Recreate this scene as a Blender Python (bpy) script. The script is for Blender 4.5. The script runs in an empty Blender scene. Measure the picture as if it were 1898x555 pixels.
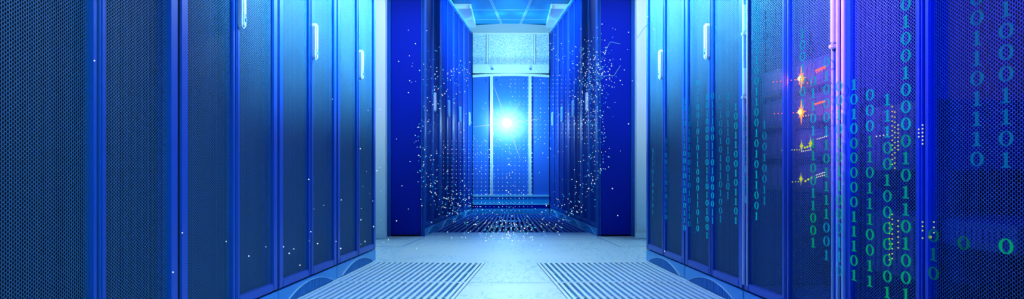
import bpy, bmesh, math, random
import numpy as np
from mathutils import Vector, Matrix

random.seed(7)
SC = bpy.context.scene
C = SC.collection
PI = math.pi

# ------------------------------------------------------------------ survey of the aisle
F = 1515.0            # focal length in pixels of the 1898 px wide frame
D = 1.10              # half width of the aisle at the camera
H = 0.5346            # camera height
TAPER = 103.0 / F     # the two rows converge slightly away from the camera
TH = math.atan(TAPER)
CT, ST = math.cos(TH), math.sin(TH)
RW = 0.80             # rack width
RH = 2.12             # rack height


def row_frame(side):
    """unit vectors of a row: u runs away from the camera, n points into the racks"""
    if side < 0:
        return Vector((ST, CT, 0)), Vector((-CT, ST, 0))
    return Vector((-ST, CT, 0)), Vector((CT, ST, 0))


def face(side, Y, z=0.0, out=0.0):
    """a point of the row's front plane at distance Y, out metres into the aisle"""
    u, n = row_frame(side)
    p = Vector((side * (D - Y * TAPER), Y, z))
    return p - n * out


# ------------------------------------------------------------------ materials
def principled(name, col, rough=0.5, metal=0.0, spec=0.5, coat=0.0, var=0.0, scale=6.0):
    m = bpy.data.materials.new(name)
    m.use_nodes = True
    nt = m.node_tree
    b = nt.nodes['Principled BSDF']
    b.inputs['Base Color'].default_value = (*col, 1)
    b.inputs['Roughness'].default_value = rough
    b.inputs['Metallic'].default_value = metal
    b.inputs['Specular IOR Level'].default_value = spec
    b.inputs['Coat Weight'].default_value = coat
    if var:
        tc = nt.nodes.new('ShaderNodeTexCoord')
        nz = nt.nodes.new('ShaderNodeTexNoise')
        nz.inputs['Scale'].default_value = scale
        nz.inputs['Detail'].default_value = 5
        mx = nt.nodes.new('ShaderNodeMix')
        mx.data_type = 'RGBA'
        mx.inputs[6].default_value = (*[c * (1 - var) for c in col], 1)
        mx.inputs[7].default_value = (*[min(1, c * (1 + var)) for c in col], 1)
        nt.links.new(tc.outputs['Object'], nz.inputs['Vector'])
        nt.links.new(nz.outputs['Fac'], mx.inputs[0])
        nt.links.new(mx.outputs[2], b.inputs['Base Color'])
    return m


def emission(name, col, strength, see_through=0.0):
    m = bpy.data.materials.new(name)
    m.use_nodes = True
    nt = m.node_tree
    nt.nodes.clear()
    out = nt.nodes.new('ShaderNodeOutputMaterial')
    e = nt.nodes.new('ShaderNodeEmission')
    e.inputs[0].default_value = (*col, 1)
    e.inputs[1].default_value = strength
    if see_through:
        t = nt.nodes.new('ShaderNodeBsdfTransparent')
        mx = nt.nodes.new('ShaderNodeMixShader')
        mx.inputs[0].default_value = see_through
        nt.links.new(e.outputs[0], mx.inputs[1])
        nt.links.new(t.outputs[0], mx.inputs[2])
        nt.links.new(mx.outputs[0], out.inputs[0])
    else:
        nt.links.new(e.outputs[0], out.inputs[0])
    return m


def floor_material():
    m = principled('raised_floor_vinyl', (.50, .74, .84), .38, 0, .5)
    nt = m.node_tree
    b = nt.nodes['Principled BSDF']
    tc = nt.nodes.new('ShaderNodeTexCoord')
    mp = nt.nodes.new('ShaderNodeMapping')
    mp.inputs['Scale'].default_value = (5.0, 1.3, 1)
    mp.inputs['Rotation'].default_value = (0, 0, .5)
    nt.links.new(tc.outputs['Object'], mp.inputs[0])
    n1 = nt.nodes.new('ShaderNodeTexNoise')
    n1.inputs['Scale'].default_value = 9
    n1.inputs['Detail'].default_value = 9
    n1.inputs['Roughness'].default_value = .72
    n1.inputs['Distortion'].default_value = 1.2
    nt.links.new(mp.outputs[0], n1.inputs['Vector'])
    n2 = nt.nodes.new('ShaderNodeTexNoise')
    n2.inputs['Scale'].default_value = 1.3
    n2.inputs['Detail'].default_value = 3
    nt.links.new(tc.outputs['Object'], n2.inputs['Vector'])
    r1 = nt.nodes.new('ShaderNodeValToRGB')
    r1.color_ramp.elements[0].position = .36
    r1.color_ramp.elements[1].position = .50
    nt.links.new(n1.outputs['Fac'], r1.inputs[0])
    r2 = nt.nodes.new('ShaderNodeValToRGB')
    r2.color_ramp.elements[0].position = .46
    r2.color_ramp.elements[1].position = .56
    nt.links.new(n2.outputs['Fac'], r2.inputs[0])
    mxm = nt.nodes.new('ShaderNodeMath')
    mxm.operation = 'MAXIMUM'
    nt.links.new(r1.outputs[0], mxm.inputs[0])
    nt.links.new(r2.outputs[0], mxm.inputs[1])
    mx = nt.nodes.new('ShaderNodeMix')
    mx.data_type = 'RGBA'
    mx.inputs[6].default_value = (.12, .46, .70, 1)
    mx.inputs[7].default_value = (.50, .74, .84, 1)
    nt.links.new(mxm.outputs[0], mx.inputs[0])
    nt.links.new(mx.outputs[2], b.inputs['Base Color'])
    bp = nt.nodes.new('ShaderNodeBump')
    bp.inputs['Strength'].default_value = .12
    bp.inputs['Distance'].default_value = .004
    nt.links.new(n1.outputs['Fac'], bp.inputs['Height'])
    nt.links.new(bp.outputs[0], b.inputs['Normal'])
    return m


def frosted_material():
    m = principled('frosted_panel', (.62, .80, .86), .4)
    nt = m.node_tree
    b = nt.nodes['Principled BSDF']
    tc = nt.nodes.new('ShaderNodeTexCoord')
    n1 = nt.nodes.new('ShaderNodeTexNoise')
    n1.inputs['Scale'].default_value = 90
    n1.inputs['Detail'].default_value = 3
    nt.links.new(tc.outputs['Object'], n1.inputs['Vector'])
    r = nt.nodes.new('ShaderNodeValToRGB')
    r.color_ramp.elements[0].position = .40
    r.color_ramp.elements[0].color = (.16, .50, .68, 1)
    r.color_ramp.elements[1].position = .56
    r.color_ramp.elements[1].color = (.62, .80, .86, 1)
    nt.links.new(n1.outputs['Fac'], r.inputs[0])
    nt.links.new(r.outputs[0], b.inputs['Base Color'])
    return m


M = dict(
    frame=principled('rack_blue_paint', (.004, .085, .47), .40, 0, .30),
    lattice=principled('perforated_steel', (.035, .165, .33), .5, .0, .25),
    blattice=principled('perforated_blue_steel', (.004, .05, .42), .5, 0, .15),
    body=principled('rack_dark_blue_paint', (.001, .016, .36), .5, 0, .1),
    inside=principled('rack_interior', (.0006, .005, .03), .7, 0, .2),
    seal=principled('black_door_seal', (.002, .004, .02), .6, 0, .2),
    handle=principled('white_handle_plastic', (.66, .82, .90), .3),
    keyhole=principled('blue_lock_insert', (.02, .20, .55), .4),
    plinth=principled('plinth_blue_paint', (.012, .34, .74), .4),
    plinthrim=principled('plinth_rim_paint', (.25, .62, .80), .35),
    vent=principled('plinth_vent_dark', (.006, .05, .38), .6),
    white=principled('white_paint', (.62, .78, .84), .5),
    whitewall=principled('wall_white_paint', (.58, .74, .80), .6, var=.04, scale=3),
    floor=floor_material(),
    seam=principled('floor_seam', (.02, .16, .45), .7),
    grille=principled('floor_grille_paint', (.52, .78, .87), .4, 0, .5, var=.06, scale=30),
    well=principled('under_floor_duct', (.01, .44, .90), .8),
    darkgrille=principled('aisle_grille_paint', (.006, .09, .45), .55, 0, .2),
    ceiling=principled('ceiling_panel', (.01, .36, .70), .6, 0, .2),
    ceilseam=principled('ceiling_grid_paint', (.40, .70, .85), .5),
    duct=principled('duct_white_paint', (.60, .80, .86), .5),
    frost=frosted_material(),
    glass=principled('blue_tinted_glass', (.03, .13, .60), .4, 0, .12),
    bolt=principled('glass_bolt', (.01, .10, .45), .4),
    lavender=principled('lavender_rail_paint', (.42, .66, .85), .35),
    latchdark=principled('latch_dark', (.05, .05, .22), .45),
    server=principled('server_front', (.012, .035, .16), .5),
    spark_w=emission('hologram_white', (.75, .95, 1.0), 1.1),
    spark_c=emission('hologram_cyan', (.05, .62, .95), 1.0),
    link=emission('hologram_line', (.18, .60, .90), .7, .45),
    burst=emission('light_burst_core', (.9, .98, 1.0), 6.0),
    ray=emission('light_burst_ray', (.55, .85, 1.0), .8, .55),
    teal=emission('numeral_teal', (.0, .42, .66), .85, .42),
    soft=emission('numeral_soft_blue', (.0, .26, .62), .6, .60),
    faint=emission('numeral_faint_teal', (.0, .30, .62), .8, .55),
    seagreen=emission('numeral_sea_green', (.0, .40, .30), .75, .45),
    green=emission('numeral_green', (.0, .40, .16), .8, .40),
    dimgreen=emission('numeral_dim_green', (.0, .25, .07), .5, .6),
    orange=emission('led_orange', (1.0, .20, .02), 2.6),
    orangecore=emission('led_orange_core', (1.0, .75, .25), 2.2),
    red=emission('led_red', (1.0, .10, .03), 2.2),
    yellow=emission('led_yellow_green', (.60, .72, .05), .85),
    pale=emission('led_pale', (.75, .80, .62), .9),
    leddim=emission('led_green', (.10, .65, .08), 1.0),
)


# ------------------------------------------------------------------ mesh helpers
def add_box(bm, x0, x1, y0, y1, z0, z1):
    v = [bm.verts.new(p) for p in ((x0, y0, z0), (x1, y0, z0), (x1, y1, z0), (x0, y1, z0),
                                   (x0, y0, z1), (x1, y0, z1), (x1, y1, z1), (x0, y1, z1))]
    for f in ((0, 3, 2, 1), (4, 5, 6, 7), (0, 1, 5, 4), (1, 2, 6, 5), (2, 3, 7, 6), (3, 0, 4, 7)):
        bm.faces.new([v[i] for i in f])


def add_prism(bm, pts, y0, y1):
    """pts (x, z) counter-clockwise seen from -y, extruded from y0 to y1"""
    a = [bm.verts.new((x, y0, z)) for x, z in pts]
    b = [bm.verts.new((x, y1, z)) for x, z in pts]
    bm.faces.new(a)
    bm.faces.new(b[::-1])
    n = len(pts)
    for i in range(n):
        bm.faces.new((a[i], b[i], b[(i + 1) % n], a[(i + 1) % n]))


def add_cyl_y(bm, x, z, y0, y1, r, n=14):
    add_prism(bm, [(x + r * math.cos(2 * PI * k / n), z + r * math.sin(2 * PI * k / n)) for k in range(n)], y0, y1)


def to_mesh(name, bm, bevel=0.0, seg=2):
    if bevel:
        bmesh.ops.bevel(bm, geom=list(bm.edges), offset=bevel, segments=seg, affect='EDGES', clamp_overlap=True)
    bmesh.ops.recalc_face_normals(bm, faces=bm.faces)
    me = bpy.data.meshes.new(name)
    bm.to_mesh(me)
    bm.free()
    return me


def box_mesh(name, *boxes, bevel=0.0):
    bm = bmesh.new()
    for b in boxes:
        add_box(bm, *b)
    return to_mesh(name, bm, bevel)


def with_mat(me, mat):
    me.materials.append(mat)
    return me


def link(name, me, parent=None, loc=None):
    o = bpy.data.objects.new(name, me)
    C.objects.link(o)
    if parent:
        o.parent = parent
    if loc is not None:
        o.location = loc
    return o


def tag(o, label, cat, group=None, kind=None):
    o['label'] = label
    o['category'] = cat
    if group:
        o['group'] = group
    if kind:
        o['kind'] = kind
    return o


def thing(name, label, cat, loc=(0, 0, 0), rotz=0.0, group=None, kind=None):
    o = bpy.data.objects.new(name, None)
    o.empty_display_size = .1
    C.objects.link(o)
    o.location = loc
    o.rotation_euler = (0, 0, rotz)
    return tag(o, label, cat, group, kind)


def struct(name, me, parent=None):
    o = link(name, me, parent)
    if parent is None:
        o['kind'] = 'structure'
    return o


# ------------------------------------------------------------------ honeycomb plate
def honeycomb(name, W, Hh, pitch=.0085, hole=.83, depth=.0007):
    R = pitch / math.sqrt(3)
    nx = int(W / (1.5 * R)) + 2
    nz = int(Hh / pitch) + 2
    ang = np.arange(6) * PI / 3
    ux, uz = np.cos(ang), np.sin(ang)
    ii, jj = np.meshgrid(np.arange(nx), np.arange(nz), indexing='ij')
    cx = (ii * 1.5 * R - (nx - 1) * .75 * R).ravel()
    cz = (jj * pitch + (ii % 2) * pitch / 2 - (nz - .5) * pitch / 2).ravel()
    n = len(cx)
    ox = cx[:, None] + R * ux
    oz = cz[:, None] + R * uz
    hx = cx[:, None] + R * hole * ux
    hz = cz[:, None] + R * hole * uz
    key = np.round(np.stack([ox.ravel(), oz.ravel()], 1) / 1e-5).astype(np.int64)
    # neighbours share their corner vertices
    key = np.round(key / 20).astype(np.int64)
    _, first, inv = np.unique(key, axis=0, return_index=True, return_inverse=True)
    inv = inv.reshape(-1)
    nu = len(first)
    vo = np.stack([ox.ravel()[first], np.zeros(nu), oz.ravel()[first]], 1)
    vh = np.stack([hx.ravel(), np.zeros(6 * n), hz.ravel()], 1)
    vb = vh.copy()
    vb[:, 1] = depth
    verts = np.concatenate([vo, vh, vb])
    k = np.arange(6)
    k2 = (k + 1) % 6
    base = (np.arange(n) * 6)[:, None]
    o1, o2 = inv[(base + k)], inv[(base + k2)]
    h1, h2 = nu + base + k, nu + base + k2
    b1, b2 = h1 + 6 * n, h2 + 6 * n
    q1 = np.stack([o1, o2, h2, h1], -1).reshape(-1, 4)
    q2 = np.stack([h1, h2, b2, b1], -1).reshape(-1, 4)
    faces = np.concatenate([q1, q2])
    me = bpy.data.meshes.new(name)
    me.vertices.add(len(verts))
    me.vertices.foreach_set('co', verts.astype(np.float32).ravel())
    me.loops.add(faces.size)
    me.loops.foreach_set('vertex_index', faces.astype(np.int32).ravel())
    me.polygons.add(len(faces))
    me.polygons.foreach_set('loop_start', (np.arange(len(faces)) * 4).astype(np.int32))
    me.update(calc_edges=True)
    me.validate()
    return me


# ------------------------------------------------------------------ the rack and its meshes
PL = .065                       # plinth height
OS, IS_ = .044, .020            # outer and inner stile widths
LZ0, LZ1 = PL + .004, RH - .012  # door leaf
LW = RW / 2 - .0095 - .0085       # leaf width
MESH_W = LW - OS - IS_
honey = with_mat(honeycomb('honeycomb', MESH_W + .006, LZ1 - LZ0 - .054), M['lattice'])

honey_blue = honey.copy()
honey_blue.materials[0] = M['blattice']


def leaf_mesh(sgn):
    """door leaf frame; sgn -1 sits at -x of the rack; origin at the leaf's own centre bottom"""
    h = LW / 2
    o, i = -sgn * -h, None
    bm = bmesh.new()
    xo0, xo1 = (-h, -h + OS) if sgn < 0 else (h - OS, h)
    xi0, xi1 = (h - IS_, h) if sgn < 0 else (-h, -h + IS_)
    z1 = LZ1 - LZ0
    add_box(bm, xo0, xo1, 0, .024, 0, z1)
    add_box(bm, xi0, xi1, 0, .024, 0, z1)
    a, b = min(xo1, xi1), max(xo0, xi0)
    add_box(bm, a, b, 0, .024, 0, .030)
    add_box(bm, a, b, 0, .024, z1 - .030, z1)
    return with_mat(to_mesh('leaf_frame', bm, .0035), M['frame'])


LEAF = {-1: leaf_mesh(-1), 1: leaf_mesh(1)}
BODY = with_mat(box_mesh('carcass', (-.396, -.378, .028, .60, PL, RH), (.378, .396, .028, .60, PL, RH),
                         (-.378, .378, .028, .60, RH - .02, RH), (-.378, .378, .028, .60, PL, PL + .02),
                         (-.378, .378, .58, .60, PL + .02, RH - .02), bevel=.003), M['body'])
SEAL = with_mat(box_mesh('seal', (-.4, -.3908, .005, .05, PL, RH - .01), (.3908, .4, .005, .05, PL, RH - .01),
                         (-.0082, .0082, .005, .03, PL + .006, RH - .02)), M['seal'])
STRIP = with_mat(box_mesh('strip', (-.0026, .0026, -.001, .0048, PL + .006, RH - .014), bevel=.0006), M['frame'])
INNER = with_mat(box_mesh('inner', (-.376, .376, .055, .062, PL + .022, RH - .022)), M['inside'])
INNER_DEEP = with_mat(box_mesh('inner_deep', (-.376, .376, .30, .307, PL + .022, RH - .022)), M['inside'])
TOPRAIL = with_mat(box_mesh('toprail', (-.398, .398, -.004, .04, RH - .010, RH + .012), bevel=.004), M['plinthrim'])
PLINTH = with_mat(box_mesh('plinth', (-.397, .397, .001, .58, 0, PL - .003), bevel=.0025), M['plinth'])


def arc_pts(w, h, n=28, grow=0.0):
    pts = []
    R = (w * w / 4 + h * h) / (2 * h)
    a = math.asin(w / 2 / R)
    for k in range(n + 1):
        t = -a + 2 * a * k / n
        pts.append(((R + grow) * math.sin(t), (R + grow) * math.cos(t) - (R - h)))
    return pts


def vent_meshes():
    w, h, zb = .64, .047, .004
    pts = arc_pts(w, h)
    bm = bmesh.new()
    add_prism(bm, [(x, z + zb) for x, z in reversed(pts)], -.0015, .0005)
    panel = with_mat(to_mesh('vent_panel', bm), M['vent'])
    bm = bmesh.new()
    outer = arc_pts(w, h, grow=.0028)
    for (a, b), (c, d) in zip(zip(pts, pts[1:]), zip(outer, outer[1:])):
        add_prism(bm, [(a[0], a[1] + zb), (b[0], b[1] + zb), (d[0], d[1] + zb), (c[0], c[1] + zb)], -.005, .0005)
    rim = with_mat(to_mesh('vent_rim', bm), M['plinthrim'])
    bm = bmesh.new()
    R = (w * w / 4 + h * h) / (2 * h)
    for k in range(-15, 16):
        x = k * .020
        z = math.sqrt(R * R - x * x) - (R - h)
        if z > .004:
            add_box(bm, x - .0030, x + .0030, -.004, .0, zb, z + zb)
    fins = with_mat(to_mesh('vent_fins', bm), M['plinth'])
    return panel, rim, fins


VENT, VRIM, VFINS = vent_meshes()


def handle_meshes():
    w, h = .030, .158
    bm = bmesh.new()
    r = w / 2
    pts = [(r * math.cos(a), h / 2 - r + r * math.sin(a)) for a in np.linspace(0, PI, 10)] + \
          [(r * math.cos(a), -h / 2 + r + r * math.sin(a)) for a in np.linspace(PI, 2 * PI, 10)]
    add_prism(bm, pts[::-1], -.020, 0)
    top = [e for e in bm.edges if all(abs(v.co.y + .020) < 1e-6 for v in e.verts)]
    bmesh.ops.bevel(bm, geom=top, offset=.006, segments=3, affect='EDGES')
    grip = with_mat(to_mesh('grip', bm), M['handle'])
    bm = bmesh.new()
    add_cyl_y(bm, .004, -.035, -.0215, -.018, .0042)
    add_cyl_y(bm, .002, -.050, -.0235, -.018, .0062)
    lock = with_mat(to_mesh('lock', bm), M['keyhole'])
    return grip, lock


GRIP, LOCK = handle_meshes()


def make_rack(side, Yc, label, group, has_handle=True, deep=False, plate=None):
    u, n = row_frame(side)
    rot = math.atan2(u.y, u.x) if side < 0 else math.atan2(-u.y, -u.x)
    p = face(side, Yc)
    t = thing('server_rack', label, 'server rack', p, rot, group)
    link('carcass', BODY, t)
    link('door_seal', SEAL, t)
    link('center_strip', STRIP, t)
    link('equipment_panel', INNER_DEEP if deep else INNER, t)
    link('top_rail', TOPRAIL, t)
    pl = link('plinth', PLINTH, t)
    link('vent_panel', VENT, pl)
    link('vent_rim', VRIM, pl)
    link('vent_fins', VFINS, pl)
    far = 1 if side < 0 else -1      # local x of the leaf farther from the camera
    doors = {}
    for s in (-1, 1):
        d = link('door', LEAF[s], t, (s * (.0085 + LW / 2), 0, LZ0))
        off = (IS_ - OS) / 2 * s
        link('perforated_panel', plate or honey, d, (off, .011, (LZ1 - LZ0) / 2))
        if has_handle and s == far:
            hd = link('handle', GRIP, d, (-s * (LW / 2 - .018), 0.0005, 1.082 - LZ0))
            hd['label'] = 'white swing handle with lock'
            link('lock', LOCK, d, (-s * (LW / 2 - .018), 0.0005, 1.082 - LZ0))
        doors[s] = d
    return t, doors


Y_FRONT = 4.72                 # far end of the front rows
STEP = RW * CT
Y_REAR = 6.36                  # near end of the rear rows
ordn = ['fourth', 'third', 'second', 'first']
ordr = ['nearest', 'second', 'third', 'farthest']
RIGHT = {}
for side in (-1, 1):
    sn = 'left' if side < 0 else 'right'
    for k in range(4):          # k = 0 farthest of the front row
        Yc = Y_FRONT - STEP * (k + .5)
        extra = {
            (-1, 0): 'beside the white post, end of the front row without numerals',
            (-1, 1): 'second from the white post, front row without numerals',
            (-1, 2): 'third from the white post, front row without numerals',
            (-1, 3): 'closest to viewer, front row without numerals',
            (1, 0): 'beside the white post, front row with faint numerals',
            (1, 1): 'second from the white post, behind the small teal numerals',
            (1, 2): 'with glowing orange lights inside and lavender rails',
            (1, 3): 'closest to viewer, behind the largest binary numerals'}[(side, k)]
        t, doors = make_rack(side, Yc, f'blue twin-door perforated server rack {extra}',
                             f'front row of racks on the {sn}', has_handle=not (side > 0 and k == 2),
                             deep=(side > 0 and k >= 2))
        if side > 0:
            RIGHT[k] = (t, doors)
    for k in range(4):
        Yc = Y_REAR + STEP * (k + .5)
        where = ['at the near corner of', 'second from the near corner of', 'third from the near corner of',
                 'touching the glass door in'][k]
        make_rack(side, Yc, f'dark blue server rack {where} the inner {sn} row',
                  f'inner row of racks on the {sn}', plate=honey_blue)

# ------------------------------------------------------------------ end panels of the inner rows, white posts
for side in (-1, 1):
    sn = 'left' if side < 0 else 'right'
    u, n = row_frame(side)
    rot = math.atan2(u.y, u.x) if side < 0 else math.atan2(-u.y, -u.x)
    t = thing('rack_end_panel', f'dark blue end panel closing the inner {sn} row, facing the viewer', 'panel',
              face(side, Y_REAR - .001), rot, 'end panels of the inner rows')
    a = -1 if side < 0 else 1       # towards the camera in local x
    def bx(x0, x1, *r):
        return (min(a * x0, a * x1), max(a * x0, a * x1), *r)
    link('panel_sheet', with_mat(box_mesh('end_sheet', bx(.002, .02, .030, .262, 0.012, RH), bevel=.003), M['body']), t)
    link('corner_post', with_mat(box_mesh('corner_post', bx(.002, .022, .0, .012, .0, RH + .01),
                                          bx(.002, .026, .016, .028, .0, RH + .01), bevel=.003), M['frame']), t)
    link('edge_post', with_mat(box_mesh('edge_post', bx(.002, .05, .264, .33, 0, RH), bevel=.004), M['frame']), t)
    link('foot', with_mat(box_mesh('foot', bx(.001, .024, .03, .262, 0, .010)), M['seal']), t)

for side in (-1, 1):
    bm = bmesh.new()
    x0, x1 = sorted((side * .945, side * 1.26))
    add_box(bm, x0, x1, 6.14, 6.24, 0, 2.9)
    o = struct('trim_1' if side < 0 else 'trim_2', with_mat(to_mesh('post', bm, .004), M['white']))
    x0, x1 = sorted((side * .93, side * 1.275))
    sk = struct('baseboard_left' if side < 0 else 'baseboard_right',
                with_mat(box_mesh('skirt', (x0, x1, 6.10, 6.139, 0, .045), bevel=.006), M['white']))

# ------------------------------------------------------------------ shell
def quad(name, pts, mat):
    me = bpy.data.meshes.new(name)
    me.from_pydata([tuple(p) for p in pts], [], [tuple(range(len(pts)))])
    return with_mat(me, mat)


def slab(name, x0, x1, y0, y1, z0, z1, mat):
    return struct(name, with_mat(box_mesh(name, (x0, x1, y0, y1, z0, z1)), mat))


WX = 2.05
slab('wall_left', -WX - .1, -WX, -.4, 10.3, -.25, 2.95, M['whitewall'])
slab('wall_right', WX, WX + .1, -.4, 10.3, -.25, 2.95, M['whitewall'])
slab('wall_back', -WX, WX, 10.2, 10.3, -.25, 2.95, M['whitewall'])
CEIL = slab('ceiling', -WX, WX, -.4, 10.2, 2.9, 2.95, M['whitewall'])
drop = slab('ceiling_aisle', -.72, .72, 7.2, 9.62, 2.182, 2.22, M['ceiling'])
# ceiling grid of the low ceiling: two long bars that follow the rows, and cross bars
bm = bmesh.new()
for s in (-1, 1):
    for off in (0, .016):
        pts = []
        for Y in (7.2, 9.40):
            X = s * ((-.098 - (9.40 - Y) * TAPER) - off)
            pts.append((X, Y))
        (xa, ya), (xb, yb) = pts
        v = [bm.verts.new((xa - .004, ya, 2.180)), bm.verts.new((xa + .004, ya, 2.180)),
             bm.verts.new((xb + .004, yb, 2.180)), bm.verts.new((xb - .004, yb, 2.180))]
        f = bm.faces.new(v)
        r = bmesh.ops.extrude_face_region(bm, geom=[f])
        bmesh.ops.translate(bm, verts=[q for q in r['geom'] if isinstance(q, bmesh.types.BMVert)], vec=(0, 0, .002))
for Y in (7.95, 8.52, 9.09):
    add_box(bm, -.72, .72, Y - .004, Y + .004, 2.180, 2.182)
link('ceiling_grid', with_mat(to_mesh('ceiling_grid', bm), M['ceilseam']), drop)
# coving between the low ceiling and the door header
bm = bmesh.new()
zc = 2.182
A = [(-.132, 9.36, zc), (.132, 9.36, zc), (.262, 9.50, 2.105), (-.262, 9.50, 2.105)]
bm.faces.new([bm.verts.new(p) for p in A])
for s in (-1, 1):
    bm.faces.new([bm.verts.new(p) for p in ((s * .132, 9.36, zc), (s * .52, 9.36, zc - .02),
                                            (s * .52, 9.50, 2.105), (s * .262, 9.50, 2.105))])
bmesh.ops.solidify(bm, geom=list(bm.faces), thickness=.006)
struct('trim_3', with_mat(to_mesh('coving', bm), M['duct']))

# floor with openings left for the grilles (four plates and the aisle strip)
SLOPE = TAPER
G_Y = [4.615, 3.84, 3.065]      # front grille tile boundaries along the row (at the rack side)
G_W = .645                      # grille width out from the row's plinth


def row_pt(side, s, out, z):
    """s metres along the row (measured as distance Y on the face), out metres into the aisle"""
    u, n = row_frame(side)
    p = face(side, 0)
    return p + u * (s / CT) - n * out + Vector((0, 0, z))


bm = bmesh.new()


def fquad(*pts):
    bm.faces.new([bm.verts.new(p) for p in pts])


g0, g1 = G_Y[-1], G_Y[0]
inn = {}
for s in (-1, 1):
    inn[s] = [row_pt(s, g0, .004, 0), row_pt(s, g1, .004, 0), row_pt(s, g1, G_W, 0), row_pt(s, g0, G_W, 0)]
# near floor, far floor, sides and middle
L, R = inn[-1], inn[1]
fquad((-WX, -.4, 0), (WX, -.4, 0), (WX, R[0].y, 0), R[0], R[3], L[3], L[0], (-WX, L[0].y, 0))
fquad((-WX, L[0].y, 0), L[0], L[1], (-WX, L[1].y, 0))
fquad(R[0], (WX, R[0].y, 0), (WX, R[1].y, 0), R[1])
fquad(L[3], R[3], R[2], L[2])
YA = 6.72
fquad((-WX, L[1].y, 0), L[1], L[2], R[2], R[1], (WX, R[1].y, 0), (WX, YA, 0), (-WX, YA, 0))
fx = lambda Y: D - Y * TAPER - .003
fquad((-WX, YA, 0), (-fx(YA), YA, 0), (-fx(9.42), 9.42, 0), (-WX, 9.42, 0))
fquad((fx(YA), YA, 0), (WX, YA, 0), (WX, 9.42, 0), (fx(9.42), 9.42, 0))
fquad((-WX, 9.42, 0), (WX, 9.42, 0), (WX, 10.2, 0), (-WX, 10.2, 0))
bmesh.ops.recalc_face_normals(bm, faces=bm.faces)
for f in bm.faces:
    if f.normal.z < 0:
        f.normal_flip()
# rims down into the openings
for e in [e for e in bm.edges if e.is_boundary]:
    a, b = e.verts
    mid = (a.co + b.co) / 2
    if abs(mid.x) < WX - .05 and -.3 < mid.y < 10.1:
        c = bm.verts.new(a.co - Vector((0, 0, .05)))
        d = bm.verts.new(b.co - Vector((0, 0, .05)))
        bm.faces.new((a, b, d, c))
fl = bpy.data.meshes.new('floor')
bm.to_mesh(fl)
bm.free()
FLOOR = struct('floor', with_mat(fl, M['floor']))
under = struct('floor_duct', with_mat(box_mesh('floor_duct', (-WX, WX, -.4, 10.2, -.25, -.042)), M['well']), FLOOR)
# seams between the raised floor tiles, a fine dark line each
bm = bmesh.new()


def seam(p, q, w=.0022):
    p, q = Vector(p), Vector(q)
    d = (q - p).normalized()
    nn = Vector((-d.y, d.x, 0)) * w
    fquad(p + nn, p - nn, q - nn, q + nn)


sz = .0006
for s in (-1, 1):
    seam((s * 1.20, 5.56, sz), (s * .735, 5.50, sz), .005)
    seam((s * .735, 5.50, sz), (s * .66, 6.30, sz), .004)
    a = row_pt(s, G_Y[1] - .01, G_W, sz)
    seam(a, (0, a.y + .0, sz))
seam((-1.02, 6.06, sz), (1.02, 6.06, sz), .0015)
struct('floor_seams', with_mat(to_mesh('floor_seams', bm), M['seam']), FLOOR)


# ------------------------------------------------------------------ floor grilles: frame, slats along the row
def grille(side, Ya, Yb, pos):
    """tile between distances Yb (near) and Ya (far)"""
    u, n = row_frame(side)
    L_ = (Ya - Yb) / CT - .004
    W_ = G_W - .010
    o = row_pt(side, (Ya + Yb) / 2, .006 + W_ / 2, 0)
    rot = math.atan2(u.y, u.x) - PI / 2      # local y along the row, local x across
    t = thing('floor_grille', pos, 'floor grille', o, rot, 'slotted floor grilles along the front rows')
    hx, hy = W_ / 2, L_ / 2
    rim = .014
    link('frame', with_mat(box_mesh('grille_frame', (-hx, -hx + rim, -hy, hy, -.04, .001),
                                    (hx - rim, hx, -hy, hy, -.04, .001),
                                    (-hx + rim, hx - rim, -hy, -hy + .012, -.04, .001),
                                    (-hx + rim, hx - rim, hy - .012, hy, -.04, .001), bevel=.001), M['grille']), t)
    nslat = 20
    w = (W_ - 2 * rim) / nslat
    bm = bmesh.new()
    for k in range(nslat):
        x = -hx + rim + (k + .5) * w
        add_box(bm, x - w * .26, x + w * .26, -hy + .012, hy - .012, -.012, .0012)
    link('slats', with_mat(to_mesh('slats', bm, .0012, 1), M['grille']), t)
    bm = bmesh.new()
    for yy in (-hy * .02,):
        add_box(bm, -hx + rim, hx - rim, yy - .006, yy + .006, -.034, -.006)
    link('cross_bar', with_mat(to_mesh('cross_bar', bm), M['grille']), t)


for side in (-1, 1):
    sn = 'left' if side < 0 else 'right'
    grille(side, G_Y[0], G_Y[1], f'pale slotted floor grille nearer the glass door, along the {sn} front row')
    grille(side, G_Y[1], G_Y[2], f'pale slotted floor grille at the bottom edge, along the {sn} front row')

# dark grille strip of the inner aisle, slats fan out with the rows
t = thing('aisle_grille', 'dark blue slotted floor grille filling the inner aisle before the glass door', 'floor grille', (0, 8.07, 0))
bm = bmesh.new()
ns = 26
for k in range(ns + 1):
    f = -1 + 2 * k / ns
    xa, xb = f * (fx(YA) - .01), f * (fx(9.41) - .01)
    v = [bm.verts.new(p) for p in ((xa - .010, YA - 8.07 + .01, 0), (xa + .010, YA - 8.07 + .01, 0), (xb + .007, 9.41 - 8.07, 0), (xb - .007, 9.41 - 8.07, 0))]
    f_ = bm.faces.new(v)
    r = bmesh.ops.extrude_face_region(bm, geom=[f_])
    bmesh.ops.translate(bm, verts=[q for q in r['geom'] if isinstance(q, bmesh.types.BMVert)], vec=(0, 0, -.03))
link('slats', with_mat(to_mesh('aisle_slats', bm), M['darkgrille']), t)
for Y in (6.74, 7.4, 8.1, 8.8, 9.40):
    link('cross_bar', with_mat(box_mesh('aisle_cross', (-fx(Y) + .01, fx(Y) - .01, Y - 8.07 - .008, Y - 8.07 + .008, -.035, -.004)), M['darkgrille']), t)

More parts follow.
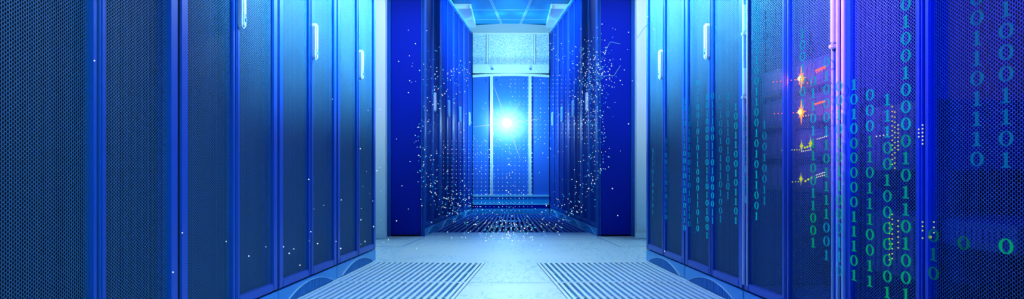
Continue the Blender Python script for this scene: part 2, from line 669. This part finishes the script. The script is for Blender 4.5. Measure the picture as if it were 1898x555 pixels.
# ------------------------------------------------------------------ glass door and header at the end of the aisle
YD = 9.50
t = thing('sliding_glass_door', 'blue glass sliding door with white posts closing the end of the aisle', 'door',
          (0, YD, 0), kind='thing')
HW = .445
for nm, x0, x1 in (('glass_panel', -HW, -.243), ('glass_panel', -.209, .206), ('glass_panel', .239, HW)):
    link(nm, with_mat(box_mesh('glass', (x0, x1, .012, .026, .20, 1.60), bevel=.001), M['glass']), t)
for x in (-.226, .2225):
    link('mullion', with_mat(box_mesh('mullion', (x - .0165, x - .004, -.012, .04, .20, 1.60),
                                      (x - .004, x + .004, -.004, .04, .20, 1.60),
                                      (x + .004, x + .0165, -.012, .04, .20, 1.60), bevel=.002), M['white']), t)
for x in (-.285, -.168, .168, .285):
    bm = bmesh.new()
    add_cyl_y(bm, x, 1.545, .004, .012, .013)
    link('glass_bolt', with_mat(to_mesh('bolt', bm, .002), M['bolt']), t)
# slightly cambered top rail
bm = bmesh.new()
for k in range(10):
    xa, xb = -HW + k * 2 * HW / 10, -HW + (k + 1) * 2 * HW / 10
    za, zb = [.016 * (1 - (x / HW) ** 2) for x in (xa, xb)]
    add_prism(bm, [(xa, 1.585 + za), (xb, 1.585 + zb), (xb, 1.612 + zb), (xa, 1.612 + za)], -.016, .04)
link('top_rail', with_mat(to_mesh('door_rail', bm), M['white']), t)
bm = bmesh.new()
add_box(bm, -HW, HW, -.02, .05, .195, .216)
add_box(bm, -HW, HW, -.02, .05, .100, .112)
to = link('bottom_rail', with_mat(to_mesh('bottom_rail', bm, .003), M['plinthrim']), t)
link('kick_plate', with_mat(box_mesh('kick', (-HW, HW, -.008, .05, .112, .195)), M['plinth']), t)
link('threshold', with_mat(box_mesh('threshold', (-HW, HW, -.075, .05, .0, .055), bevel=.006), M['plinth']), t)
link('riser', with_mat(box_mesh('riser', (-HW + .01, HW - .01, .0, .05, .055, .100)), M['body']), t)

t = thing('door_header', 'white frosted header panel with two posts above the glass door', 'header panel', (0, YD, 0), kind='thing')
for x0, x1 in ((-HW, -.290), (-.262, .262), (.290, HW)):
    link('frosted_panel', with_mat(box_mesh('frosted', (x0, x1, .014, .03, 1.735, 2.085)), M['frost']), t)
for x in (-.276, .276):
    link('header_post', with_mat(box_mesh('hpost', (x - .009, x + .009, -.004, .04, 1.735, 2.085), bevel=.003), M['white']), t)
link('top_trim', with_mat(box_mesh('toptrim', (-HW, HW, -.004, .04, 2.085, 2.105), bevel=.003), M['white']), t)
link('beam', with_mat(box_mesh('beam', (-HW, HW, -.02, .05, 1.632, 1.735), bevel=.005), M['white']), t)
for x in (-.222, .222):
    bm = bmesh.new()
    add_cyl_y(bm, x, 1.682, -.034, -.02, .012)
    add_cyl_y(bm, x + .012, 1.678, -.028, -.02, .010)
    link('knob', with_mat(to_mesh('knob', bm, .002), M['keyhole']), t)

# ducts over the inner rows
for side in (-1, 1):
    sn = 'left' if side < 0 else 'right'
    t = thing('overhead_duct', f'white rectangular duct end above the inner {sn} row under the ceiling', 'duct',
              (side * .50, 8.2, RH + .013), 0, 'overhead ducts')
    x0, x1 = -.13, .10
    z1 = 2.180 - RH - .013
    def dx(a, b, *r):
        return (min(side * -a, side * -b), max(side * -a, side * -b), *r)
    link('duct_shell', with_mat(box_mesh('duct_shell', dx(x0, x1 - .018, .02, 1.14, .0, z1), bevel=.002), M['duct']), t)
    link('end_frame', with_mat(box_mesh('duct_frame', dx(x1 - .018, x1, 0, 1.14, 0, z1), dx(x0, x1 - .018, 0, .02, z1 - .010, z1),
                                        dx(x0, x0 + .01, 0, .02, 0, z1 - .010), bevel=.002), M['white']), t)

# ------------------------------------------------------------------ lavender rails, latches on the rack with orange lights
t3, d3 = RIGHT[2]
h = LW / 2
# local +x of a right-hand rack points to the camera
for s, zs in ((1, ((.96, .13), (1.14, .05))), (-1, ((.86, .10), (1.10, .10)))):
    d = d3[s]
    xe = s * (h - .006)
    r = link('hinge_rail', with_mat(box_mesh('hinge_rail', (xe - .006, xe + .006, -.008, 0, .02, LZ1 - LZ0 - .03),
                                             (xe - s * .036 - .004, xe - s * .036 + .004, -.006, 0, .02, LZ1 - LZ0 - .03), bevel=.0015), M['lavender']), d)
    r['label'] = 'pale lavender hinge rail'
    xl = xe - s * .021
    for zc_, hh in zs:
        zc_ -= LZ0
        la = link('latch', with_mat(box_mesh('latch', (xl - .009, xl + .009, -.014, 0, zc_ - hh / 2, zc_ + hh / 2),
                                             (xl - .011, xl + .011, -.018, 0, zc_ - hh / 2 - .016, zc_ - hh / 2 - .004), bevel=.002), M['lavender']), d)
        la['label'] = 'lavender latch block'
t4, d4 = RIGHT[3]
link('hinge_rail', with_mat(box_mesh('hinge_rail', (-h + .001, -h + .014, -.008, 0, .02, LZ1 - LZ0 - .03), bevel=.0015), M['lavender']), d4[-1])

# ------------------------------------------------------------------ servers with status lights behind the right-hand doors
def px_face(x, y, out=0.0):
    """where the sight line of a surveyed point meets the right-hand row's front plane"""
    Y = D * F / (x - 844.0)
    return face(1, Y, H + (311.0 - y) / F * Y, out), Y


def ico(name, r, sub=1):
    bm = bmesh.new()
    bmesh.ops.create_icosphere(bm, subdivisions=sub, radius=r)
    me = bpy.data.meshes.new(name)
    bm.to_mesh(me)
    bm.free()
    return me


def star_mesh(name, r, core, n=8):
    """a status lamp with its light flare shaped as glowing spikes"""
    bm = bmesh.new()
    bmesh.ops.create_icosphere(bm, subdivisions=2, radius=core)
    for k in range(n):
        a = 2 * PI * k / n
        L_ = r * (1 if k % 2 == 0 else .62)
        c, s_ = math.cos(a), math.sin(a)
        w = core * .42
        tip = bm.verts.new((c * L_, 0, s_ * L_))
        b = [bm.verts.new(p) for p in ((-s_ * w, 0, c * w), (0, -w, 0), (s_ * w, 0, -c * w), (0, w, 0))]
        for q in range(4):
            bm.faces.new((b[q], b[(q + 1) % 4], tip))
    bmesh.ops.recalc_face_normals(bm, faces=bm.faces)
    me = bpy.data.meshes.new(name)
    bm.to_mesh(me)
    bm.free()
    return me


LED_S = {k: with_mat(ico('led_' + k, .0036), M[k]) for k in ('red', 'yellow', 'pale', 'leddim')}
LED_DOT = {k: with_mat(ico('leddot_' + k, .0020), M[k]) for k in ('red', 'yellow', 'pale', 'leddim')}
STAR = {'orange': with_mat(star_mesh('star_orange', .042, .0090), M['orange']),
        'yellow': with_mat(star_mesh('star_yellow', .022, .0050), M['yellow'])}
CORE = with_mat(ico('lamp_core', .0088, 2), M['orangecore'])


def server(label, y_px, xs, leds, height=.088, group='servers with status lights'):
    """a server drawer in a right-hand rack: xs the span (px), leds a list of (x, y, kind)"""
    u, n = row_frame(1)
    pa, _ = px_face(xs[0], y_px)
    pb, _ = px_face(xs[1], y_px)
    Yc = (pa.y + pb.y) / 2
    half = (pa - pb).length / 2
    pc, _ = px_face((D * F / Yc) + 844.0, y_px)
    base = Vector((face(1, Yc).x, face(1, Yc).y, pc.z - height / 2)) + n * .030
    rot = math.atan2(-u.y, -u.x)
    t = thing('rack_server', label, 'server', base, rot, group)
    bm = bmesh.new()
    add_box(bm, -half, half, 0, .25, 0, height)
    link('chassis', with_mat(to_mesh('chassis', bm, .003), M['server']), t)
    bm = bmesh.new()
    for k in range(9):
        x = -half + .04 + k * (2 * half - .08) / 9
        add_box(bm, x, x + (2 * half - .08) / 9 - .008, -.004, 0, .014, height - .014)
    link('drive_bays', with_mat(to_mesh('bays', bm, .0012, 1), M['latchdark']), t)
    mi = (Matrix.Translation(base) @ Matrix.Rotation(rot, 4, 'Z')).inverted()
    for x, y, kind in leds:
        p, _ = px_face(x, y)
        lp = mi @ p
        if kind == 'orange':
            o = link('status_lamp', STAR['orange'], t, (lp.x, -.0335, lp.z))
            o['label'] = 'large glowing orange status lamp with modelled flare spikes'
            link('lens', CORE, o, (0, -.002, 0))
        elif kind == 'ystar':
            o = link('status_lamp', STAR['yellow'], t, (lp.x, -.0325, lp.z))
            o['label'] = 'glowing yellow-green status lamp with modelled flare spikes'
        elif kind.startswith('.'):
            link('status_light', LED_DOT[kind[1:]], t, (lp.x, -.0235, lp.z))
        else:
            link('status_light', LED_S[kind], t, (lp.x, -.0285, lp.z))
    return t


span = (1398, 1540)
def row(x0, x1, y0, y1, n, kind):
    return [(x0 + (x1 - x0) * k / max(1, n - 1), y0 + (y1 - y0) * k / max(1, n - 1), kind) for k in range(n)]


server('server with the upper orange lamp glowing behind the perforated door', 142, span,
       [(1487, 146, 'orange')] + row(1512, 1528, 131, 124, 5, 'red') + row(1510, 1524, 135, 128, 4, '.red')
       + row(1430, 1470, 152, 148, 7, '.red') + row(1478, 1500, 156, 153, 4, '.red'))
server('server with the lower orange lamp glowing behind the perforated door', 204, span,
       [(1487, 208, 'orange')] + row(1511, 1527, 193, 188, 5, 'red') + row(1432, 1474, 211, 209, 7, '.red')
       + row(1480, 1500, 216, 213, 5, '.pale'))
server('server with the upper yellow-green lights, just under the orange lamps', 268, span,
       [(1504, 266, 'ystar'), (1487, 271, 'ystar')] + row(1491, 1500, 274, 271, 3, 'yellow')
       + row(1446, 1478, 279, 278, 8, '.yellow') + row(1482, 1499, 281, 278, 6, '.pale')
       + row(1511, 1528, 258, 253, 6, '.pale'))
server('server with the lower yellow-green lights, lowest of the lit ones', 330, span,
       [(1486, 332, 'ystar')] + row(1492, 1503, 336, 330, 3, 'yellow')
       + row(1460, 1476, 338, 337, 4, '.yellow') + row(1509, 1524, 325, 320, 6, '.pale') + row(1510, 1524, 329, 325, 5, '.pale'))
span4 = (1585, 1705)
server('upper server with vertical yellow light strings behind the largest numerals', 255, span4,
       row(1649, 1649, 198, 305, 13, '.yellow') + row(1654, 1654, 208, 312, 12, '.yellow')
       + row(1660, 1660, 232, 278, 7, '.yellow') + row(1620, 1640, 253, 250, 4, '.pale'), height=.17)
server('lower server with vertical yellow light strings behind the largest numerals', 455, span4,
       row(1644, 1644, 404, 492, 10, '.yellow') + row(1649, 1649, 398, 480, 10, '.yellow')
       + row(1660, 1660, 410, 460, 6, '.yellow'), height=.16)
server('slim server with a few pale lights at the door split beside the largest numerals', 438, (1722, 1860),
       [(1723, 440, 'yellow')] + row(1726, 1726, 412, 432, 3, '.yellow'), height=.06)
# strings of lights on the split between the two doors
u, n = row_frame(1)
t = thing('indicator_strip', 'string of pale indicator lights on the split of the closest rack with numerals', 'indicator lights',
          face(1, D * F / (1713 - 844.0), 0, .004), math.atan2(-u.y, -u.x), None)
for x, ys, k in ((1713, (232, 239, 246, 253, 260, 267), 'pale'), (1706, (240, 247, 254), 'pale'), (1713, (412, 420, 428), 'yellow'), (1713, (442,), 'yellow')):
    for y in ys:
        p, Y = px_face(x, y)
        lp = (Matrix.Translation(t.location) @ Matrix.Rotation(t.rotation_euler.z, 4, 'Z')).inverted() @ p
        link('indicator_light', LED_DOT[k], t, (lp.x, 0, p.z))

# ------------------------------------------------------------------ glowing binary numerals in front of the right-hand doors
GH, GW = .029, .044            # numeral height and width


def zero_mesh(mat):
    bm = bmesh.new()
    n = 28
    o, i, ob, ib = [], [], [], []
    for k in range(n):
        a = 2 * PI * k / n
        c, s = math.cos(a), math.sin(a)
        o.append(bm.verts.new((c * GW / 2 * .92, 0, s * GH / 2)))
        i.append(bm.verts.new((c * GW / 2 * .52, 0, s * GH / 2 * .86)))
        ob.append(bm.verts.new((c * GW / 2 * .92, .001, s * GH / 2)))
        ib.append(bm.verts.new((c * GW / 2 * .52, .001, s * GH / 2 * .86)))
    for k in range(n):
        j = (k + 1) % n
        bm.faces.new((o[k], o[j], i[j], i[k]))
        bm.faces.new((ob[j], ob[k], ib[k], ib[j]))
        bm.faces.new((o[j], o[k], ob[k], ob[j]))
        bm.faces.new((i[k], i[j], ib[j], ib[k]))
    return with_mat(to_mesh('zero', bm), mat)


def one_mesh(mat):
    w, h = GW, GH
    pts = [(-.30 * w, -.5 * h), (.30 * w, -.5 * h), (.30 * w, -.43 * h), (.11 * w, -.39 * h), (.11 * w, .5 * h),
           (.03 * w, .5 * h), (-.30 * w, .36 * h), (-.30 * w, .31 * h), (-.11 * w, .35 * h), (-.11 * w, -.39 * h), (-.30 * w, -.43 * h)]
    bm = bmesh.new()
    add_prism(bm, pts, 0, .001)
    return with_mat(to_mesh('one', bm), mat)


NUM = {k: (zero_mesh(M[k]), one_mesh(M[k])) for k in ('teal', 'faint', 'soft', 'seagreen', 'green', 'dimgreen')}


def column(x, y0, pitch, digits, label, mats, sc=1.0):
    """x, y0: where the topmost numeral stands; mats: material key per numeral"""
    u, n = row_frame(1)
    Y = D * F / (x - 844.0)
    base = face(1, Y, 0, .022)
    t = thing('binary_column', label, 'numerals', base, math.atan2(-u.y, -u.x), 'columns of glowing binary numerals')
    for k, ch in enumerate(digits):
        if ch == ' ':
            continue
        z = H + (311.0 - (y0 + k * pitch)) / F * Y
        key = mats if isinstance(mats, str) else mats(y0 + k * pitch)
        o = link('numeral_' + ('zero' if ch == '0' else 'one'), NUM[key][int(ch)], t, (0, 0, z))
        if sc != 1.0:
            o.scale = (sc, 1, sc)
    return t


tg = lambda y: 'teal' if y < 250 else ('seagreen' if y < 395 else 'green')
tf = lambda y: 'teal' if y < 250 else ('seagreen' if y < 400 else 'faint')
cols = [
    (1217, 280, 12.6, '0110100101', 'very faint tiny numerals on the rack beside the white post', 'faint', .8),
    (1242, 262, 12.8, '010011010110', 'faint tiny numerals between the white handle and the wide frame nearest the right white post', 'faint', .82),
    (1277, 188, 13.8, '001011100101010110', 'teal numerals reading 0010111, just past the wide frame between the two white handles', 'teal', .9),
    (1286, 202, 14.2, '1001010011010110', 'fainter numerals reading 1001010, one column further than those reading 0010111', 'faint', .9),
    (1302, 154, 15.0, '0110010101100011010', 'teal numerals in the middle of a perforated door under a white handle', 'teal', .92),
    (1319.5, 180, 15.1, '001000110110101001', 'teal numerals just beside the door split under a white handle', 'teal', .92),
    (1330, 178, 15.4, '0111001101000011', 'teal numerals reading 0111001 next to the door split column', 'teal', .92),
    (1345, 180, 16.2, '001001011101001', 'faint numerals between the door split and the first lavender rail', 'faint', .92),
    (1359, 178, 16.8, '010110100101', 'faint numerals close before the first lavender rail', 'faint', .95),
    (1374, 198, 17.6, '1001100101101', 'teal numerals on the frame beside the first lavender rail', 'teal', .92),
    (1392, 220, 18.8, '000001001', 'faint zeros along the first lavender rail', 'faint', .92),
    (1413, 15, 19.3, '110111001100101011001', 'long teal column just past the first lavender rail', 'teal', .95),
    (1428, 232, 20.0, '10010011', 'faint short column past the long one, before the orange lamps', 'faint', .95),
    (1500, 62, 21.6, '1001001', 'short teal column running down past the orange lamps', 'teal', 1),
    (1520, 150, 23.1, '01101110011001', 'teal column between orange lamps and wide lavender frame', tg, 1),
    (1545, 115, 25.6, '010001101111001', 'teal column over the near-side edge bar of the wide lavender frame', tf, 1),
    (1569, 160, 26.3, '00101011000110', 'teal column on the wide lavender frame over its second bar', tf, 1),
    (1597, 157, 27.2, '10100000011101', 'first column past the wide lavender frame, reading 10100000', tg, 1),
    (1627, 176, 28.8, '0001101110011', 'second column past the wide lavender frame, reading 00011011', tg, 1),
    (1660, 185, 29.8, '1110010000001', 'third column past the wide lavender frame, ending in many green zeros', tg, 1),
    (1695, 8, 31.7, '010010000101101001', 'long column beside the split of the closest rack, green at its foot', tg, 1.04),
    (1829, -4, 37.4, '001101110', 'column of large blue-teal numerals reading 0011011', 'soft', 1.04),
    (1884, 17, 40.0, '10001101   0', 'outermost large numerals at the picture edge, one green zero low down', lambda y: 'soft' if y < 400 else 'green', 1.04),
    (1747, 437, 35.0, '010', 'dim green numerals low on the closest rack beside its split', 'dimgreen', 1.0),
    (1804, 451, 38.0, '0', 'single dim green zero low on the closest rack', 'dimgreen', 1.0),
]
for c in cols:
    column(c[0], c[1], c[2], c[3], c[4], c[5], c[6])

# ------------------------------------------------------------------ hologram globe of glowing dots
GC = Vector((0, 5.50, .685))
GR = .635
globe = thing('hologram_globe', 'globe of glowing white and cyan dots floating above the aisle floor', 'hologram', GC)


def oct_cloud(name, pts, mats):
    """pts: (x, y, z, r, material index)"""
    V, Fc, mi = [], [], []
    for x, y, z, r, k in pts:
        b = len(V)
        V += [(x + r, y, z), (x, y + r, z), (x - r, y, z), (x, y - r, z), (x, y, z + r), (x, y, z - r)]
        for a, c, d in ((0, 1, 4), (1, 2, 4), (2, 3, 4), (3, 0, 4), (1, 0, 5), (2, 1, 5), (3, 2, 5), (0, 3, 5)):
            Fc.append((b + a, b + c, b + d))
            mi.append(k)
    me = bpy.data.meshes.new(name)
    me.from_pydata(V, [], Fc)
    for m in mats:
        me.materials.append(m)
    me.polygons.foreach_set('material_index', mi)
    return me


px = GC.y / F                   # metres per surveyed pixel at the globe's distance
grid = []
for j in range(-22, 24):
    for i in range(-22, 23):
        X, Z = (i * 7.8) * px, (j * 7.6) * px
        x_, y_ = 947 + i * 7.8, 270 - j * 7.6
        inl = 818 < x_ < 990 and 256 < y_ < 395 and (x_ - 818) > (y_ - 330) * .55
        inr = 942 < x_ < 1104 and 112 < y_ < 262 and (y_ > 140 or x_ < 1010)
        if (inl or inr) and X * X + Z * Z < (GR * .95) ** 2:
            grid.append((X, random.uniform(-.004, .004), Z, .0024 if random.random() < .8 else .0031, 0 if random.random() < .55 else 1))
o = link('dot_grid', oct_cloud('dot_grid', grid, [M['spark_w'], M['spark_c']]), globe)
o['kind'] = 'stuff'
o['label'] = 'regular grid of small dots'

shell = []


def on_sphere(xp, yp, jit=.0, front=None):
    X, Z = (xp - 947) * px, (270 - yp) * px
    q = GR * GR - X * X - Z * Z
    if q <= 0:
        q = random.uniform(0, .06)
    Yy = math.sqrt(q) * (random.choice((-1, 1)) if front is None else front)
    return X + random.gauss(0, jit), max(-.70, min(.70, Yy)) , max(Z + random.gauss(0, jit), -.66)


def sprinkle(n, fn, rmin=.0024, rmax=.0052):
    for _ in range(n):
        xp, yp = fn()
        x, y, z = on_sphere(xp, yp, .006)
        if abs(y) > .30:
            y *= .45
        shell.append((x, y, z, random.uniform(rmin, rmax) * .78, 0 if random.random() < .6 else 1))


def limb(a0, a1, spread):
    def f():
        a = math.radians(random.uniform(a0, a1))
        r = 176 - abs(random.gauss(0, spread))
        return 947 + r * math.cos(a), 270 - r * math.sin(a)
    return f


def blob(cx, cy, sx, sy):
    return lambda: (random.gauss(cx, sx), random.gauss(cy, sy))


sprinkle(90, limb(120, 185, 14))
sprinkle(95, limb(185, 235, 22))
sprinkle(130, limb(-30, 45, 16))
sprinkle(230, blob(1100, 130, 20, 30))
sprinkle(110, blob(1100, 175, 12, 40))
sprinkle(90, limb(-70, -28, 24))
sprinkle(95, blob(850, 380, 26, 26))
sprinkle(150, blob(938, 418, 46, 16))
sprinkle(90, blob(940, 436, 30, 10), .003, .0062)
sprinkle(70, blob(940, 268, 50, 14))
sprinkle(45, blob(944, 300, 4, 60))
sprinkle(60, blob(820, 140, 34, 26))
sprinkle(120, lambda: (random.uniform(780, 1115), random.uniform(100, 430)))
sprinkle(60, blob(1030, 100, 40, 12))
shell.sort(key=lambda p: -p[3])
DOT = [ico('dot', 1.0, 1), ico('dot', 1.0, 1)]
with_mat(DOT[0], M['spark_w'])
with_mat(DOT[1], M['spark_c'])
for x, y, z, r, k in shell[:100]:
    o = link('glowing_dot', DOT[k], globe, (x, y, z))
    o.scale = (r, r, r)
o = link('dot_cloud', oct_cloud('dot_cloud', shell[100:], [M['spark_w'], M['spark_c']]), globe)
o['kind'] = 'stuff'
o['label'] = 'dense scatter of tiny dots'


def line_mesh(name, pts, r):
    bm = bmesh.new()
    for a, b in zip(pts, pts[1:]):
        a, b = Vector(a), Vector(b)
        d = (b - a)
        m = Matrix.Translation((a + b) / 2) @ d.to_track_quat('Z', 'Y').to_matrix().to_4x4()
        bmesh.ops.create_cone(bm, cap_ends=True, segments=6, radius1=r, radius2=r, depth=d.length, matrix=m)
    return with_mat(to_mesh(name, bm), M['link'])


def gp(x, y, dy=.05):
    return ((x - 947) * px, dy, (270 - y) * px)


link('link_line', line_mesh('link', [gp(1122, 95), gp(1133, 76), gp(1152, 80)], .0016), globe)
link('link_line', line_mesh('link', [gp(1108, 140), gp(1140, 139), gp(1152, 120)], .0016), globe)

# loose specks drifting about
specks = [(550, 333), (596, 184), (665, 205), (688, 203), (650, 276), (662, 318), (682, 317), (688, 311), (655, 346), (668, 359),
          (690, 355), (613, 371), (612, 461), (560, 388), (579, 381), (551, 447), (554, 430), (603, 448), (652, 387), (651, 408),
          (674, 373), (676, 421), (651, 453), (659, 448), (690, 408), (675, 420), (567, 452), (697, 450), (521, 462), (533, 492),
          (512, 470), (501, 458), (467, 458), (434, 475), (135, 113), (305, 432), (390, 448), (287, 505),
          (757, 56), (791, 57), (739, 114), (770, 81), (757, 172), (735, 258), (760, 300), (745, 345), (780, 370), (757, 388),
          (735, 410), (1150, 110), (1163, 92), (1172, 150), (1140, 190), (1165, 230), (1150, 280), (1128, 310), (1135, 350),
          (1145, 400), (1165, 60), (1204, 20), (1228, 54), (1217, 31), (1201, 88), (1241, 125), (1203, 108),
          (1250, 466), (720, 445), (772, 461), (842, 470), (1000, 470), (1112, 468), (880, 492), (1060, 452)]
SPK = with_mat(ico('speck', .0032, 1), M['spark_w'])
for x, y in specks:
    if x < 700:
        Y = min(D * F / (1050.0 - x), 4.7)
        p = face(-1, Y, H + (311 - y) / F * Y, .05)
        lab, g = 'tiny white glowing speck drifting in front of the left front doors', 'specks by the left front doors'
    elif x > 1195:
        Y = min(D * F / (x - 844.0), 4.7)
        p = face(1, Y, H + (311 - y) / F * Y, .05)
        lab, g = 'tiny white glowing speck drifting in front of the right front doors', 'specks by the right front doors'
    elif y > 440:
        Y = 5.2 if y < 480 else 4.4
        p = Vector(((x - 947) / F * Y, Y, max(.012, H + (311 - y) / F * Y)))
        lab, g = 'tiny white glowing speck hovering just over the pale floor', 'specks over the floor'
    else:
        Y = 5.9
        p = Vector(((x - 947) / F * Y, Y, H + (311 - y) / F * Y))
        lab, g = 'tiny white glowing speck drifting before a dark blue end panel', 'specks by the end panels'
    o = link('glowing_speck', SPK, None, p)
    s = random.uniform(.6, 1.15) * (p.y / 4.0) ** .6
    o.scale = (s, s, s)
    tag(o, lab, 'speck', g)
o = link('glowing_streak', line_mesh('streak', [face(1, 4.72, H + (311 - 70) / F * 4.72, .05), face(1, 4.45, H + (311 - 42) / F * 4.45, .05)], .0018))
tag(o, 'thin pale glowing line floating near the top of the white-post rack door', 'glowing line')

# ------------------------------------------------------------------ the burst of light before the glass door
BP = Vector((-.042, 9.12, H + (311 - 228) / F * 9.12))
b = thing('light_burst', 'dazzling white burst of light hanging before the glass door', 'light', BP)
link('core', with_mat(ico('burst_core', .05, 3), M['burst']), b)
for k in range(14):  # light flare around the core, shaped as glowing cones
    a = 2 * PI * k / 14 + .12
    L_ = (.34, .17, .24, .14, .40, .2, .16)[k % 7]
    bm = bmesh.new()
    bmesh.ops.create_cone(bm, cap_ends=True, segments=6, radius1=.012, radius2=.0006, depth=L_,
                          matrix=Matrix.Rotation(-a, 4, 'Y') @ Matrix.Rotation(PI / 2, 4, 'Y') @ Matrix.Translation((0, 0, L_ / 2 + .05)))
    link('ray', with_mat(to_mesh('ray', bm), M['ray']), b)

hm = bpy.data.materials.new('light_burst_halo')
hm.use_nodes = True
nt = hm.node_tree
nt.nodes.clear()
out = nt.nodes.new('ShaderNodeOutputMaterial')
tc = nt.nodes.new('ShaderNodeTexCoord')
ln = nt.nodes.new('ShaderNodeVectorMath')
ln.operation = 'LENGTH'
nt.links.new(tc.outputs['Object'], ln.inputs[0])
mr = nt.nodes.new('ShaderNodeMapRange')
mr.inputs['From Min'].default_value = 1.0
mr.inputs['From Max'].default_value = 0.0
nt.links.new(ln.outputs['Value'], mr.inputs['Value'])
pw = nt.nodes.new('ShaderNodeMath')
pw.operation = 'POWER'
pw.inputs[1].default_value = 3.2
nt.links.new(mr.outputs[0], pw.inputs[0])
mu = nt.nodes.new('ShaderNodeMath')
mu.operation = 'MULTIPLY'
mu.inputs[1].default_value = 14.0
nt.links.new(pw.outputs[0], mu.inputs[0])
em = nt.nodes.new('ShaderNodeEmission')
em.inputs[0].default_value = (.40, .80, 1.0, 1)
nt.links.new(mu.outputs[0], em.inputs[1])
nt.links.new(em.outputs[0], out.inputs['Volume'])
halo = link('halo', with_mat(ico('halo', 1.0, 4), hm), b)  # soft glow put in as an emissive volume
halo.scale = (.42, .28, .34)

# ------------------------------------------------------------------ lights
def area(name, loc, target, sx, sy, power, col, spread=180):
    l = bpy.data.lights.new(name, 'AREA')
    l.shape = 'RECTANGLE'
    l.size, l.size_y = sx, sy
    l.energy = power
    l.color = col
    l.spread = math.radians(spread)
    o = bpy.data.objects.new(name, l)
    C.objects.link(o)
    o.location = loc
    o.rotation_euler = (Vector(target) - Vector(loc)).to_track_quat('-Z', 'Y').to_euler()
    return o


def spot(name, loc, target, ang, power, col, blend=1.0, r=.05):
    l = bpy.data.lights.new(name, 'SPOT')
    l.energy = power
    l.color = col
    l.spot_size = math.radians(ang)
    l.spot_blend = blend
    l.shadow_soft_size = r
    o = bpy.data.objects.new(name, l)
    C.objects.link(o)
    o.location = loc
    o.rotation_euler = (Vector(target) - Vector(loc)).to_track_quat('-Z', 'Y').to_euler()
    return o


def point(name, loc, power, col, r=.03):
    l = bpy.data.lights.new(name, 'POINT')
    l.energy = power
    l.color = col
    l.shadow_soft_size = r
    o = bpy.data.objects.new(name, l)
    C.objects.link(o)
    o.location = loc
    return o


COOL = (.50, .84, 1.0)
CYAN = (.34, .80, 1.0)
WHITE = (.80, .94, 1.0)
BLUE = (.01, .08, 1.0)
area('ceiling_lamp', (0, 3.4, 2.85), (0, 3.5, 0), .4, 2.2, 6.2, WHITE, 46)
area('ceiling_lamp', (0, 5.6, 2.85), (0, 5.4, 0), .8, .5, 2.5, WHITE, 60)
for s in (-1, 1):
    area('wall_wash', (s * -.60, 3.75, 2.2), (s * .84, 3.85, 1.44), 2.2, .08, 72, CYAN, 39)  # added unseen wash that brightens the upper doors
    spot('corner_wash', (s * -.40, 4.0, 2.3), (s * .80, 4.45, 1.40), 36, 60, CYAN)  # added unseen spot on the upper far doors
    area('blue_wash', (s * -.4, 2.4, 2.3), (s * .92, 2.5, 1.0), 2.8, .10, 10, BLUE, 80)  # added unseen wash that deepens the blue of the doors
    spot('aisle_lamp', (s * .05, 8.6, 2.12), (s * .5, 9.3, 1.75), 120, 14, CYAN)
    area('inner_strip_fill', (s * -.3, 8.3, 2.14), (s * .52, 8.6, 1.75), 2.2, .05, 18, (.06, .58, 1.0), 90)  # added unseen light along the tops of the inner racks
    spot('duct_fill', (s * .1, 6.9, 1.95), (s * .52, 8.2, 2.16), 40, 26, WHITE)  # added unseen spot that whitens the duct ends
    spot('inner_wash', (s * -.2, 6.9, 2.3), (s * .58, 7.8, 1.7), 70, 170, (.04, .30, 1.0))  # added unseen blue spot on the inner racks
    spot('near_fill', (s * .05, .35, 2.1), (s * 1.0, 1.75, .6), 56, 150 if s < 0 else 5, (.50, 1.0, .95))  # added unseen fill that lifts the nearest racks
    spot('post_fill', (s * .2, 4.9, 2.4), (s * 1.0, 6.2, 1.35), 48, 150, WHITE)  # added unseen fill that brightens the white posts
    spot('panel_fill', (s * .1, 5.2, 2.3), (s * .80, 6.36, 1.35), 36, 70, BLUE)  # added unseen blue fill for the end panels
area('row_fill', (0, 7.0, 2.42), (0, 3.2, 1.1), .9, .35, 34, (.60, .92, 1.0), 120)  # added unseen light giving the rack fronts their sheen
spot('header_lamp', (0, 8.2, 2.1), (0, 9.5, 1.95), 50, 15, WHITE)
point('burst_light', BP + Vector((0, .10, 0)), 30, (.40, .92, 1.0), .05)
spot('violet_fill', (.15, 2.1, 1.3), (.96, 2.35, 1.0), 60, 180, (.62, .16, 1.0))  # unseen spot added for a violet tint on the doors
spot('blue_fill', (.1, 1.2, 1.3), (1.0, 1.75, .85), 56, 110, (.003, .02, 1.0))  # unseen spot added to turn the closest doors deep blue
for x, y in ((1487, 146), (1487, 208), (1436, 150)):
    p, Y = px_face(x, y, .07)
    point('orange_glow', p, .45, (1.0, .16, .04), .01)
p, Y = px_face(1800, 455, .15)
point('green_glow', p, .05, (.05, 1.0, .1), .02)  # unseen point light added for a green tint low down

w = bpy.data.worlds.new('World')
SC.world = w
w.use_nodes = True
bg = w.node_tree.nodes['Background']
bg.inputs[0].default_value = (.10, .32, .42, 1)
bg.inputs[1].default_value = .14

# ------------------------------------------------------------------ camera
cd = bpy.data.cameras.new('camera')
cd.sensor_width = 36
cd.sensor_fit = 'HORIZONTAL'
cd.lens = F / 1898 * 36
cd.shift_x = 2 / 1898
cd.shift_y = 33.5 / 1898
cd.clip_start = .02
cam = bpy.data.objects.new('camera', cd)
C.objects.link(cam)
cam.location = (0, 0, H)
cam.rotation_euler = (PI / 2, 0, 0)
SC.camera = cam

SC.view_settings.view_transform = 'Standard'
SC.view_settings.look = 'None'
SC.view_settings.exposure = 0
SC.view_settings.gamma = 1
SC.view_settings.use_curve_mapping = False
